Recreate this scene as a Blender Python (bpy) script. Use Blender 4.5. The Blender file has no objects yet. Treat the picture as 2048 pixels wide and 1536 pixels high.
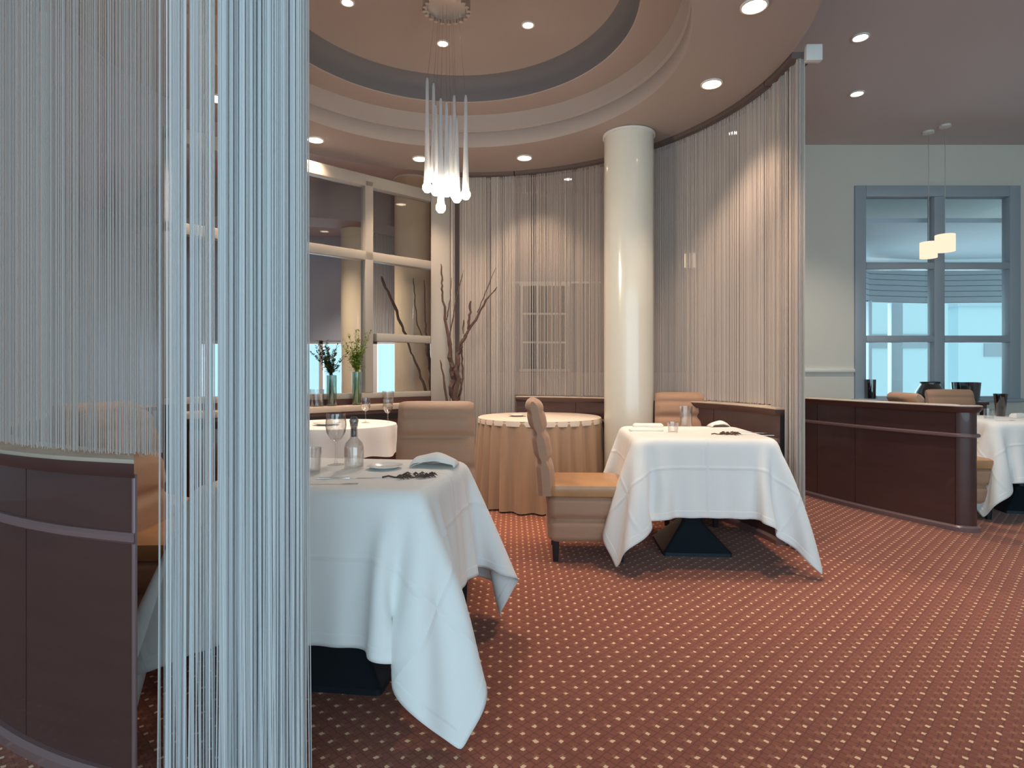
import bpy, bmesh, math, random
import numpy as np
from math import sin, cos, pi, radians as R_, hypot, atan2, sqrt
from mathutils import Vector, Matrix, noise

random.seed(7)
SC = bpy.context.scene
COL = SC.collection

# ------------------------------------------------------------------ camera
F = 1200.0; Y0 = 745.0; HC = 1.14
cam_d = bpy.data.cameras.new('camera'); cam = bpy.data.objects.new('camera', cam_d)
COL.objects.link(cam)
cam.location = (0, 0, HC); cam.rotation_euler = (pi/2, 0, 0)
cam_d.sensor_width = 36; cam_d.lens = F/2048*36
cam_d.shift_y = (Y0-768)/2048
cam_d.clip_start = 0.05; cam_d.clip_end = 200
SC.camera = cam
CX, CY = -0.42, 3.85            # centre of the round dining area
RC = 2.25                       # radius of the string curtains


def at(px, py, Y):
    return Vector(((px-1024)/F*Y, Y, HC+(Y0-py)/F*Y))


def ray_ang(px, r, far=True):
    """angle on the circle where the sight line through column px meets radius r"""
    k = (px-1024)/F
    a = k*k+1; b = -2*(k*CX+CY); c = CX*CX+CY*CY-r*r
    s = sqrt(max(b*b-4*a*c, 0))
    d = (-b+s)/(2*a) if far else (-b-s)/(2*a)
    return atan2(d-CY, k*d-CX)


# ------------------------------------------------------------------ materials
def mat(name, col, rough=0.6, metal=0.0, spec=0.5, coat=0.0, sheen=0.0, bump=None, var=None, emit=None, estr=0):
    m = bpy.data.materials.new(name); m.use_nodes = True
    nt = m.node_tree; b = nt.nodes['Principled BSDF']
    b.inputs['Base Color'].default_value = (*col, 1)
    b.inputs['Roughness'].default_value = rough
    b.inputs['Metallic'].default_value = metal
    b.inputs['Specular IOR Level'].default_value = spec
    b.inputs['Coat Weight'].default_value = coat
    b.inputs['Sheen Weight'].default_value = sheen
    if emit:
        b.inputs['Emission Color'].default_value = (*emit, 1)
        b.inputs['Emission Strength'].default_value = estr
    tc = nt.nodes.new('ShaderNodeTexCoord')
    if var:                                      # (scale xyz, amount) mottled wear
        sc, amt = var
        mp = nt.nodes.new('ShaderNodeMapping'); mp.inputs['Scale'].default_value = sc
        nz = nt.nodes.new('ShaderNodeTexNoise'); nz.inputs['Scale'].default_value = 1.0
        nz.inputs['Detail'].default_value = 4
        mx = nt.nodes.new('ShaderNodeMix'); mx.data_type = 'RGBA'
        mx.inputs['A'].default_value = (*[c*(1-amt) for c in col], 1)
        mx.inputs['B'].default_value = (*[min(1, c*(1+amt)) for c in col], 1)
        nt.links.new(tc.outputs['Object'], mp.inputs['Vector'])
        nt.links.new(mp.outputs['Vector'], nz.inputs['Vector'])
        nt.links.new(nz.outputs['Fac'], mx.inputs['Factor'])
        nt.links.new(mx.outputs['Result'], b.inputs['Base Color'])
    if bump:
        sc, st = bump
        mp = nt.nodes.new('ShaderNodeMapping'); mp.inputs['Scale'].default_value = sc
        nz = nt.nodes.new('ShaderNodeTexNoise'); nz.inputs['Scale'].default_value = 1.0
        bp = nt.nodes.new('ShaderNodeBump'); bp.inputs['Strength'].default_value = st
        bp.inputs['Distance'].default_value = 0.01
        nt.links.new(tc.outputs['Object'], mp.inputs['Vector'])
        nt.links.new(mp.outputs['Vector'], nz.inputs['Vector'])
        nt.links.new(nz.outputs['Fac'], bp.inputs['Height'])
        nt.links.new(bp.outputs['Normal'], b.inputs['Normal'])
    return m


def glass_mat(name, tint, refl=0.12, rough=0.02):
    m = bpy.data.materials.new(name); m.use_nodes = True
    nt = m.node_tree; nt.nodes.clear()
    o = nt.nodes.new('ShaderNodeOutputMaterial')
    t = nt.nodes.new('ShaderNodeBsdfTransparent'); t.inputs['Color'].default_value = (*tint, 1)
    g = nt.nodes.new('ShaderNodeBsdfGlossy'); g.inputs['Roughness'].default_value = rough
    lw = nt.nodes.new('ShaderNodeLayerWeight'); lw.inputs['Blend'].default_value = 0.25
    mr = nt.nodes.new('ShaderNodeMapRange')
    mr.inputs['To Min'].default_value = refl*0.4; mr.inputs['To Max'].default_value = min(1, refl*3.5)
    mx = nt.nodes.new('ShaderNodeMixShader')
    nt.links.new(lw.outputs['Facing'], mr.inputs['Value'])
    nt.links.new(mr.outputs['Result'], mx.inputs['Fac'])
    nt.links.new(t.outputs['BSDF'], mx.inputs[1]); nt.links.new(g.outputs['BSDF'], mx.inputs[2])
    nt.links.new(mx.outputs['Shader'], o.inputs['Surface'])
    return m


def string_mat(name, col, trans=0.35):
    m = bpy.data.materials.new(name); m.use_nodes = True
    nt = m.node_tree; nt.nodes.clear()
    o = nt.nodes.new('ShaderNodeOutputMaterial')
    d = nt.nodes.new('ShaderNodeBsdfDiffuse'); d.inputs['Color'].default_value = (*col, 1)
    t = nt.nodes.new('ShaderNodeBsdfTranslucent'); t.inputs['Color'].default_value = (*col, 1)
    mx = nt.nodes.new('ShaderNodeMixShader'); mx.inputs['Fac'].default_value = trans
    nt.links.new(d.outputs['BSDF'], mx.inputs[1]); nt.links.new(t.outputs['BSDF'], mx.inputs[2])
    nt.links.new(mx.outputs['Shader'], o.inputs['Surface'])
    return m


def emit_mat(name, col, s):
    m = bpy.data.materials.new(name); m.use_nodes = True
    nt = m.node_tree; nt.nodes.clear()
    o = nt.nodes.new('ShaderNodeOutputMaterial'); e = nt.nodes.new('ShaderNodeEmission')
    e.inputs['Color'].default_value = (*col, 1); e.inputs['Strength'].default_value = s
    nt.links.new(e.outputs['Emission'], o.inputs['Surface'])
    return m


def carpet_mat():
    m = bpy.data.materials.new('carpet'); m.use_nodes = True
    nt = m.node_tree; b = nt.nodes['Principled BSDF']; N = nt.nodes.new; L = nt.links.new
    b.inputs['Roughness'].default_value = 0.95; b.inputs['Specular IOR Level'].default_value = 0.15
    b.inputs['Sheen Weight'].default_value = 0.15
    tc = N('ShaderNodeTexCoord')
    warp = N('ShaderNodeTexNoise'); warp.inputs['Scale'].default_value = 55
    L(tc.outputs['Object'], warp.inputs['Vector'])
    wadd = N('ShaderNodeVectorMath'); wadd.operation = 'MULTIPLY_ADD'
    wadd.inputs[1].default_value = (0.013, 0.013, 0); L(warp.outputs['Color'], wadd.inputs[0]); L(tc.outputs['Object'], wadd.inputs[2])

    def grid(pitch, size, rot=pi/4, off=0.0):
        mp = N('ShaderNodeMapping'); mp.inputs['Rotation'].default_value = (0, 0, rot)
        mp.inputs['Scale'].default_value = (1/pitch, 1/pitch, 1); mp.inputs['Location'].default_value = (off, off, 0)
        L(wadd.outputs['Vector'], mp.inputs['Vector'])
        fr = N('ShaderNodeVectorMath'); fr.operation = 'FRACTION'; L(mp.outputs['Vector'], fr.inputs[0])
        sb = N('ShaderNodeVectorMath'); sb.operation = 'SUBTRACT'; sb.inputs[1].default_value = (0.5, 0.5, 0.5); L(fr.outputs['Vector'], sb.inputs[0])
        ab = N('ShaderNodeVectorMath'); ab.operation = 'ABSOLUTE'; L(sb.outputs['Vector'], ab.inputs[0])
        sx = N('ShaderNodeSeparateXYZ'); L(ab.outputs['Vector'], sx.inputs[0])
        mxx = N('ShaderNodeMath'); mxx.operation = 'MAXIMUM'; L(sx.outputs['X'], mxx.inputs[0]); L(sx.outputs['Y'], mxx.inputs[1])
        lt = N('ShaderNodeMath'); lt.operation = 'LESS_THAN'; lt.inputs[1].default_value = size/pitch/2; L(mxx.outputs[0], lt.inputs[0])
        return lt.outputs[0], mxx.outputs[0]
    dots, _ = grid(0.056, 0.0125)
    dim, _ = grid(0.055, 0.017, off=0.5)
    chk, edge = grid(0.0275, 0.0235)
    nz = N('ShaderNodeTexNoise'); nz.inputs['Scale'].default_value = 9; nz.inputs['Detail'].default_value = 5
    L(tc.outputs['Object'], nz.inputs['Vector'])

    def mix(f, a, bcol):
        x = N('ShaderNodeMix'); x.data_type = 'RGBA'
        if isinstance(f, float): x.inputs['Factor'].default_value = f
        else: L(f, x.inputs['Factor'])
        for s, v in (('A', a), ('B', bcol)):
            if isinstance(v, tuple): x.inputs[s].default_value = (*v, 1)
            else: L(v, x.inputs[s])
        return x.outputs['Result']
    base = mix(nz.outputs['Fac'], (0.215, 0.066, 0.040), (0.33, 0.105, 0.060))
    base = mix(chk, (0.185, 0.055, 0.035), base)
    base = mix(dim, base, (0.34, 0.13, 0.075))
    base = mix(dots, base, (0.86, 0.60, 0.38))
    L(base, b.inputs['Base Color'])
    fib = N('ShaderNodeTexNoise'); fib.inputs['Scale'].default_value = 420; L(tc.outputs['Object'], fib.inputs['Vector'])
    bp = N('ShaderNodeBump'); bp.inputs['Strength'].default_value = 0.35; bp.inputs['Distance'].default_value = 0.004
    L(fib.outputs['Fac'], bp.inputs['Height']); L(bp.outputs['Normal'], b.inputs['Normal'])
    return m


def cloth_mat(name, col):
    """white damask with pressed fold lines and a doubled hem, read from the cloth's own UV"""
    m = mat(name, col, rough=0.75, spec=0.25, sheen=0.1)
    nt = m.node_tree; b = nt.nodes['Principled BSDF']; N = nt.nodes.new; L = nt.links.new
    uv = N('ShaderNodeUVMap'); sx = N('ShaderNodeSeparateXYZ'); L(uv.outputs['UV'], sx.inputs[0])
    h = None
    for ax in 'XY':
        for c in (0.165, 0.5, 0.835):
            s = N('ShaderNodeMath'); s.operation = 'SUBTRACT'; s.inputs[1].default_value = c; L(sx.outputs[ax], s.inputs[0])
            a = N('ShaderNodeMath'); a.operation = 'ABSOLUTE'; L(s.outputs[0], a.inputs[0])
            r = N('ShaderNodeMapRange'); r.inputs['From Max'].default_value = 0.008
            r.inputs['To Min'].default_value = 1; r.inputs['To Max'].default_value = 0; L(a.outputs[0], r.inputs['Value'])
            if h is None: h = r.outputs['Result']
            else:
                ad = N('ShaderNodeMath'); ad.operation = 'MAXIMUM'; L(h, ad.inputs[0]); L(r.outputs['Result'], ad.inputs[1]); h = ad.outputs[0]
        for lo, hi in ((0.024, 0.028), (0.976, 0.972)):
            r = N('ShaderNodeMapRange'); r.inputs['From Min'].default_value = lo; r.inputs['From Max'].default_value = hi
            r.inputs['To Min'].default_value = 0.8; r.inputs['To Max'].default_value = 0; L(sx.outputs[ax], r.inputs['Value'])
            ad = N('ShaderNodeMath'); ad.operation = 'MAXIMUM'; L(h, ad.inputs[0]); L(r.outputs['Result'], ad.inputs[1]); h = ad.outputs[0]
    bp = N('ShaderNodeBump'); bp.inputs['Strength'].default_value = 0.6; bp.inputs['Distance'].default_value = 0.004
    L(h, bp.inputs['Height']); L(bp.outputs['Normal'], b.inputs['Normal'])
    return m


M = {}
M['carpet'] = carpet_mat()
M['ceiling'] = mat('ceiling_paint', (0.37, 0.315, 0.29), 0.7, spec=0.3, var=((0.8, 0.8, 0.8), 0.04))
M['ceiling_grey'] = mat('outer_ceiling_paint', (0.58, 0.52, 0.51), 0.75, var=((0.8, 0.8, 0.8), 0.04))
M['cove'] = mat('cove_shade', (0.16, 0.155, 0.165), 0.8)  # shade of the dome recess put into the colour of its riser
M['wall_grey'] = mat('wall_paint', (0.66, 0.64, 0.57), 0.75, var=((1.5, 1.5, 1.5), 0.05))
M['wall_mauve'] = mat('far_wall_paint', (0.40, 0.345, 0.335), 0.8, var=((1.5, 1.5, 1.5), 0.05))
M['wall_lower'] = mat('lower_wall_paint', (0.62, 0.52, 0.44), 0.7)
M['wall_blue'] = mat('blue_grey_wall_paint', (0.46, 0.48, 0.52), 0.8, var=((1.5, 1.5, 1.5), 0.05))
M['trim'] = mat('white_trim', (0.74, 0.72, 0.68), 0.45)
M['screen_frame'] = mat('screen_frame_paint', (0.38, 0.35, 0.315), 0.4)
M['blue_frame'] = mat('blue_grey_frame_paint', (0.34, 0.39, 0.44), 0.4)
M['track'] = mat('brown_track', (0.13, 0.095, 0.085), 0.6)
M['column'] = mat('glossy_cream_lacquer', (0.72, 0.69, 0.60), 0.22, coat=0.5, var=((1, 1, 4), 0.03))
M['column_warm'] = mat('ochre_cream_lacquer', (0.74, 0.58, 0.38), 0.4, coat=0.3)
M['wood'] = mat('aubergine_wood', (0.080, 0.037, 0.034), 0.33, coat=0.35, var=((3, 3, 22), 0.22))
M['wood_edge'] = mat('polished_wood_edge', (0.20, 0.125, 0.125), 0.3, coat=0.4)
M['ledge'] = mat('limed_ledge', (0.50, 0.41, 0.33), 0.5, var=((6, 6, 40), 0.2))
M['dark'] = mat('black_metal', (0.012, 0.012, 0.014), 0.4)
M['steel'] = mat('blue_black_steel', (0.035, 0.05, 0.065), 0.38, metal=0.6)
M['chrome'] = mat('silver', (0.75, 0.74, 0.72), 0.22, metal=1.0)
M['canopy'] = mat('brushed_nickel', (0.55, 0.52, 0.50), 0.35, metal=0.9)
M['cloth'] = cloth_mat('white_damask', (0.82, 0.82, 0.81))
M['cream_cloth'] = mat('cream_tabletop_cloth', (0.76, 0.64, 0.54), 0.8, sheen=0.1)
M['tan_skirt'] = mat('tan_skirt_cloth', (0.42, 0.28, 0.185), 0.85, sheen=0.2, var=((14, 14, 1.2), 0.25))
M['tan'] = mat('tan_upholstery', (0.40, 0.235, 0.15), 0.62, sheen=0.2, var=((4, 4, 30), 0.10), bump=((160, 160, 160), 0.15))
M['leather'] = mat('caramel_leather', (0.47, 0.245, 0.11), 0.35, coat=0.2, var=((9, 9, 9), 0.25))
M['china'] = mat('white_china', (0.83, 0.81, 0.77), 0.2, coat=0.3)
M['napkin'] = mat('white_napkin', (0.84, 0.80, 0.76), 0.8, sheen=0.1)
M['twig'] = mat('brown_bark', (0.11, 0.065, 0.05), 0.9, var=((30, 30, 8), 0.4), bump=((90, 90, 30), 0.6))
M['leaf'] = mat('fresh_green', (0.19, 0.27, 0.035), 0.6, var=((40, 40, 40), 0.5))
M['dark_leaf'] = mat('dark_green', (0.035, 0.06, 0.022), 0.6, var=((40, 40, 40), 0.5))
M['glass'] = glass_mat('clear_glass', (0.97, 0.97, 0.97), 0.22)
M['pane'] = glass_mat('window_glass', (0.96, 0.98, 1.0), 0.05)
M['smoke'] = glass_mat('smoked_glass', (0.30, 0.32, 0.34), 0.25)
M['vase_glass'] = glass_mat('vase_glass', (0.80, 0.90, 0.86), 0.25)
M['tube_glass'] = mat('frosted_glass', (0.86, 0.86, 0.88), 0.25, spec=0.6)
M['tube_glass'].node_tree.nodes['Principled BSDF'].inputs['Transmission Weight'].default_value = 0.55
M['strings'] = string_mat('ivory_string', (0.72, 0.66, 0.62))
M['strings_white'] = string_mat('white_string', (0.88, 0.89, 0.90), 0.45)
M['strings_grey'] = string_mat('grey_string', (0.63, 0.58, 0.555), 0.3)
M['warm_lens'] = emit_mat('warm_lamp', (1.0, 0.80, 0.52), 14)
M['white_lens'] = emit_mat('white_lamp', (1.0, 0.93, 0.84), 12)
M['bulb'] = emit_mat('glowing_bulb', (1.0, 0.88, 0.66), 26)
M['shade_glow'] = emit_mat('lit_lamp_shade', (1.0, 0.80, 0.58), 1.15)
M['plaster'] = mat('white_plaster', (0.62, 0.70, 0.76), 0.8)
M['slat'] = mat('grey_slats', (0.40, 0.43, 0.47), 0.7)
M['brown_panel'] = mat('brown_panel', (0.30, 0.19, 0.13), 0.6)
M['facade'] = mat('pale_facade', (0.72, 0.84, 0.88), 0.8)


# ------------------------------------------------------------------ mesh helpers
class MB:
    def __init__(s): s.v = []; s.f = []; s.uv = None
    def add(s, v, f):
        o = len(s.v); s.v += [tuple(p) for p in v]; s.f += [tuple(i+o for i in q) for q in f]; return s
    def box(s, c, d, rz=0.0):
        x, y, z = d[0]/2, d[1]/2, d[2]/2; ca, sa = cos(rz), sin(rz)
        P = [(-x,-y,-z),(x,-y,-z),(x,y,-z),(-x,y,-z),(-x,-y,z),(x,-y,z),(x,y,z),(-x,y,z)]
        P = [(c[0]+p[0]*ca-p[1]*sa, c[1]+p[0]*sa+p[1]*ca, c[2]+p[2]) for p in P]
        return s.add(P, [(0,3,2,1),(4,5,6,7),(0,1,5,4),(1,2,6,5),(2,3,7,6),(3,0,4,7)])
    def lathe(s, prof, n=32, c=(0,0,0)):
        v = []; f = []; m = len(prof)
        for i in range(n):
            a = 2*pi*i/n
            for r, z in prof: v.append((c[0]+r*cos(a), c[1]+r*sin(a), c[2]+z))
        for i in range(n):
            j = (i+1) % n
            for k in range(m-1): f.append((i*m+k, j*m+k, j*m+k+1, i*m+k+1))
        return s.add(v, f)
    def tube(s, pts, rad, n=6, cap=True):
        pts = [Vector(p) for p in pts]; v = []; f = []
        if not hasattr(rad, '__len__'): rad = [rad]*len(pts)
        up = Vector((0.13, 0.31, 0.94))
        for i, p in enumerate(pts):
            t = (pts[min(i+1, len(pts)-1)]-pts[max(i-1, 0)]).normalized()
            if abs(t.dot(up)) > 0.95: u = t.cross(Vector((1, 0, 0))).normalized()
            else: u = t.cross(up).normalized()
            w = t.cross(u)
            for k in range(n):
                a = 2*pi*k/n; v.append(p+(u*cos(a)+w*sin(a))*rad[i])
        for i in range(len(pts)-1):
            for k in range(n):
                k2 = (k+1) % n; f.append((i*n+k, i*n+k2, (i+1)*n+k2, (i+1)*n+k))
        if cap: f.append(tuple(range(n))[::-1]); f.append(tuple((len(pts)-1)*n+k for k in range(n)))
        return s.add(v, f)
    def sweep(s, path, prof, closed=False, caps=True):
        """path: list of (x, y, nx, ny); prof: closed loop of (offset along n, z)"""
        v = []; f = []; m = len(prof)
        for x, y, nx, ny in path:
            for o, z in prof: v.append((x+nx*o, y+ny*o, z))
        n = len(path)
        for i in range(n if closed else n-1):
            j = (i+1) % n
            for k in range(m):
                k2 = (k+1) % m; f.append((i*m+k, j*m+k, j*m+k2, i*m+k2))
        if caps and not closed:
            f.append(tuple(range(m))); f.append(tuple((n-1)*m+k for k in range(m))[::-1])
        return s.add(v, f)
    def stack(s, rings, n=10):
        """rings of rounded rectangles: (z, half x, half y, corner r[, dx, dy])"""
        v = []; f = []; per = 4*n
        for r in rings:
            z, hx, hy, cr = r[:4]; dx, dy = (r[4], r[5]) if len(r) > 4 else (0, 0)
            cr = min(cr, hx*0.999, hy*0.999)
            for q, (sx, sy) in enumerate(((1,1),(-1,1),(-1,-1),(1,-1))):
                for k in range(n):
                    a = pi/2*q+pi/2*k/(n-1)
                    v.append((dx+sx*(hx-cr)+cr*cos(a), dy+sy*(hy-cr)+cr*sin(a), z))
        for i in range(len(rings)-1):
            for k in range(per):
                k2 = (k+1) % per; f.append((i*per+k, i*per+k2, (i+1)*per+k2, (i+1)*per+k))
        f.append(tuple(range(per))[::-1]); f.append(tuple((len(rings)-1)*per+k for k in range(per)))
        return s.add(v, f)
    def prism(s, outline, z0, z1):
        n = len(outline)
        v = [(x, y, z0) for x, y in outline]+[(x, y, z1) for x, y in outline]
        f = [tuple(range(n))[::-1], tuple(range(n, 2*n))]+[(i, (i+1) % n, n+(i+1) % n, n+i) for i in range(n)]
        return s.add(v, f)
    def build(s, name, m, parent=None, loc=None, smooth=True, rz=0.0, bevel=0.0):
        me = bpy.data.meshes.new(name); me.from_pydata(s.v, [], s.f); me.materials.append(m)
        bm = bmesh.new(); bm.from_mesh(me)
        bmesh.ops.recalc_face_normals(bm, faces=bm.faces)
        if bevel:
            es = [e for e in bm.edges if len(e.link_faces) == 2 and e.calc_face_angle(0) > 0.6]
            bmesh.ops.bevel(bm, geom=es, offset=bevel, segments=2, profile=0.5, affect='EDGES')
        bm.to_mesh(me); bm.free()
        if smooth:
            me.polygons.foreach_set('use_smooth', [True]*len(me.polygons))
            try: me.set_sharp_from_angle(angle=R_(38))
            except Exception: pass
        o = bpy.data.objects.new(name, me); COL.objects.link(o)
        if parent: o.parent = parent
        if loc is not None: o.location = loc
        o.rotation_euler.z = rz
        return o


def thing(name, label, cat, loc=(0, 0, 0), rz=0.0, group=None):
    o = bpy.data.objects.new(name, None); COL.objects.link(o)
    o.location = loc; o.rotation_euler.z = rz; o.empty_display_size = 0.1
    o['label'] = label; o['category'] = cat
    if group: o['group'] = group
    return o


def tag(o, label, cat, group=None):
    o['label'] = label; o['category'] = cat
    if group: o['group'] = group
    return o


def struct(o): o['kind'] = 'structure'; return o


def copy_thing(root, loc, rz, label, group=None):
    r = root.copy(); COL.objects.link(r); r.location = loc; r.rotation_euler.z = rz; r['label'] = label
    if group: r['group'] = group
    for ch in list(root.children):
        c = ch.copy(); COL.objects.link(c); c.parent = r
        for g in ch.children:
            d = g.copy(); COL.objects.link(d); d.parent = c
    return r


def arc(a0, a1, n, r=1.0, cx=CX, cy=CY):
    return [(cx+r*cos(a), cy+r*sin(a), cos(a), sin(a)) for a in np.linspace(a0, a1, n)]


# ------------------------------------------------------------------ room shell
X0, X1, YB, YF = -6.0, 7.0, -3.0, 10.5
ZC = 3.53
fl = MB().add([(X0-.5, YB-.5, 0), (X1+.5, YB-.5, 0), (X1+.5, YF+2, 0), (X0-.5, YF+2, 0)], [(0, 1, 2, 3)]).build('floor', M['carpet'], smooth=False)
struct(fl)

# ceiling: outer plane, round dropped soffit, stepped recess and dome
NA = 144
angs = sorted([2*pi*i/NA-pi for i in range(NA)])
ce = MB()
prof = [(2.18, ZC), (2.18, 3.15), (1.512, 3.15), (1.508, 3.155), (1.505, 3.27), (1.515, 3.285), (1.495, 3.30), (1.485, 3.38), (1.47, 3.42),
        (1.222, 3.42), (1.217, 3.425), (1.217, 3.50), (1.215, 3.54), (1.19, 3.585), (1.14, 3.61), (1.05, 3.62), (0.001, 3.62)]
m = len(prof)
v = []; f = []
for a in angs:
    for r, z in prof: v.append((CX+r*cos(a), CY+r*sin(a), z))
for i in range(NA):
    j = (i+1) % NA
    for k in range(m-1): f.append((i*m+k, j*m+k, j*m+k+1, i*m+k+1))
ce.add(v, f)
ce2v = []; ce2f = []
for a in angs:
    dx, dy = cos(a), sin(a); ts = []
    if dx > 1e-9: ts.append((X1-CX)/dx)
    if dx < -1e-9: ts.append((X0-CX)/dx)
    if dy > 1e-9: ts.append((YF-CY)/dy)
    if dy < -1e-9: ts.append((YB-CY)/dy)
    t = min(ts); ce2v += [(CX+2.18*dx, CY+2.18*dy, ZC), (CX+t*dx*1.08, CY+t*dy*1.08, ZC)]
for i in range(NA):
    j = (i+1) % NA; ce2f.append((2*i, 2*j, 2*j+1, 2*i+1))
# square off the corners that the radial fan cuts
for sx, sy in ((X0, YB), (X1, YB), (X1, YF), (X0, YF)):
    ce2v += [(sx-1.2, sy-1.2, ZC+.004), (sx+1.2, sy-1.2, ZC+.004), (sx+1.2, sy+1.2, ZC+.004), (sx-1.2, sy+1.2, ZC+.004)]
    b = len(ce2v)-4; ce2f.append((b, b+1, b+2, b+3))
off = len(ce.f)
ce.add(ce2v, ce2f)
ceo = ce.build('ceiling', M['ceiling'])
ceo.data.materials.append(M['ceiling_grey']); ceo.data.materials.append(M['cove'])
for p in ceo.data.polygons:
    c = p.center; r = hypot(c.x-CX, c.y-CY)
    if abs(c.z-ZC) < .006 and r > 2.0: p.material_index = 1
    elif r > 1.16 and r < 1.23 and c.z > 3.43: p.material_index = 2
struct(ceo)


def wall(name, x0, y0, x1, y1, mt, z0=0.0, z1=ZC+.02, th=0.12, holes=()):
    """vertical wall from (x0,y0) to (x1,y1); holes = (u0,u1,z0,z1) along its length"""
    L = hypot(x1-x0, y1-y0); ux, uy = (x1-x0)/L, (y1-y0)/L; nx, ny = -uy, ux
    us = sorted({0.0, L, *[h[0] for h in holes], *[h[1] for h in holes]})
    zs = sorted({z0, z1, *[h[2] for h in holes], *[h[3] for h in holes]})
    mb = MB()
    for i in range(len(us)-1):
        for k in range(len(zs)-1):
            um, zm = (us[i]+us[i+1])/2, (zs[k]+zs[k+1])/2
            if any(h[0] < um < h[1] and h[2] < zm < h[3] for h in holes): continue
            w = us[i+1]-us[i]; h_ = zs[k+1]-zs[k]
            mb.box((x0+ux*um+nx*th/2, y0+uy*um+ny*th/2, zm), (w, th, h_), atan2(uy, ux))
    return struct(mb.build(name, mt, smooth=False))


WR = 6.3                                        # right wall, parallel to the picture
WX0, WX1, WZ0, WZ1 = (1708-1024)/F*WR, (2038-1024)/F*WR, 0.852, 3.098
wall('wall_right', 2.9, WR, X1, WR, M['wall_grey'], holes=[(WX0-2.9, WX1-2.9, WZ0, WZ1)])
wall('wall_return', 2.9, 8.0, 2.9, WR+.12, M['wall_mauve'])
wall('wall_far', -0.9, 8.0, 2.9, 8.0, M['wall_mauve'], holes=[(0.9+.14, 0.9+.72, 1.17, 2.31)])
wall('wall_inner', -0.9, YF, -0.9, 8.0, M['wall_mauve'])
wall('wall_left', X0, YB, X0, YF, M['wall_blue'])
wall('wall_beyond', X0, YF, -0.9, YF, M['wall_blue'], holes=[(0.5, 4.95, 0.62, 1.70)])
wall('wall_side', X1, WR+.12, X1, YB, M['wall_grey'], th=0.12)
wall('wall_back', X1, YB, X0, YB, M['wall_grey'], holes=[(0.6, 12.4, 0.25, 3.0)])
struct(MB().box(((2.9+WX0)/2, WR-.012, 1.16), (WX0-2.9, .024, .035)).build('trim_1', M['trim'], bevel=.004))
struct(MB().box((1.0, 7.99, 0.57), (3.8, .02, 1.14)).build('trim_2', M['wall_lower'], bevel=.004))
struct(MB().box(((2.9+X1)/2, WR-.012, 0.06), (X1-2.9, .02, .12)).build('baseboard_right', M['trim']))


def frame_bars(bars, depth):
    mb = MB()
    for c, d in bars: mb.box((c[0], 0, c[1]), (d[0], depth, d[1]))
    return mb


# ---- the blue-grey window on the right, six panes
w1 = struct(bpy.data.objects.new('window_1', None)); COL.objects.link(w1); w1.location = (0, WR+.03, 0)
ft = 0.115
mx_ = (1876-1024)/F*WR; mw = 0.11
zt1 = HC+(Y0-532)/F*WR; zt2 = HC+(Y0-678)/F*WR
bars = [((WX0+ft/2, (WZ0+WZ1)/2), (ft, WZ1-WZ0)), ((WX1-ft/2, (WZ0+WZ1)/2), (ft, WZ1-WZ0)),
        (((WX0+WX1)/2, WZ1-ft/2), (WX1-WX0-2*ft, ft)), (((WX0+WX1)/2, WZ0+.02), (WX1-WX0-2*ft, .04)),
        ((mx_, (WZ0+.04+WZ1-ft)/2), (mw, WZ1-ft-WZ0-.04))]
for zt in (zt1, zt2):
    bars += [(((WX0+ft+mx_-mw/2)/2, zt), (mx_-mw/2-WX0-ft, .07)), (((WX1-ft+mx_+mw/2)/2, zt), (WX1-ft-mx_-mw/2, .07))]
frame_bars(bars, .11).build('window_frame', M['blue_frame'], w1, bevel=.006)
MB().box(((WX0+WX1)/2, -.05, WZ0-.0), (WX1-WX0+.06, .16, .03)).build('window_sill', M['blue_frame'], w1, bevel=.006)
for xa, xb in ((WX0+ft, mx_-mw/2), (mx_+mw/2, WX1-ft)):
    for za, zb in ((WZ0+.04, zt2-.035), (zt2+.035, zt1-.035), (zt1+.035, WZ1-ft)):
        MB().box(((xa+xb)/2, 0, (za+zb)/2), (xb-xa, .008, zb-za)).build('pane', M['pane'], w1, smooth=False)

# ---- far dark window with white glazing bars, seen through the strings
w3 = struct(bpy.data.objects.new('window_3', None)); COL.objects.link(w3); w3.location = (0.43, 7.98, 0)
b3 = [((0, 2.31), (.66, .035)), ((0, 1.17), (.66, .035)), ((-.30, 1.74), (.03, 1.17)), ((.30, 1.74), (.03, 1.17)), ((-.1, 1.74), (.018, 1.14)), ((.1, 1.74), (.018, 1.14)),
      ((0, 1.92), (.6, .022)), ((0, 1.54), (.6, .022))]
frame_bars(b3, .05).build('window_frame', M['trim'], w3)
MB().box((0, .08, 1.74), (.62, .01, 1.16)).build('pane', M['dark'], w3, smooth=False)
w3b = MB().box((0.55, 7.975, 2.335), (1.25, .04, .022)); struct(w3b.build('trim_3', M['trim']))

# ---- windows behind the camera (daylight) and beyond the glazed screen
w4 = struct(bpy.data.objects.new('window_4', None)); COL.objects.link(w4); w4.location = (0, YB-.06, 0)
b4 = [((x, 1.625), (.07, 2.75)) for x in (-5.4, -3.4, -1.4, .6, 2.6, 4.6, 6.4)]+[((.5, 2.97), (11.9, .07)), ((.5, .28), (11.9, .07))]
frame_bars(b4, .08).build('window_frame', M['trim'], w4)
w5 = struct(bpy.data.objects.new('window_5', None)); COL.objects.link(w5); w5.location = (0, YF+.06, 0)
b5 = [((x, 1.16), (.07, 1.08)) for x in (-5.47, -4.4, -3.35, -2.9, -2.4, -1.95, -1.08)]+[((-3.27, 1.67), (4.4, .06)), ((-3.27, .65), (4.4, .06))]
frame_bars(b5, .08).build('window_frame', M['trim'], w5)
MB().box((-3.27, 0, 1.16), (4.36, .006, 1.02)).build('pane', M['pane'], w5, smooth=False)

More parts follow.
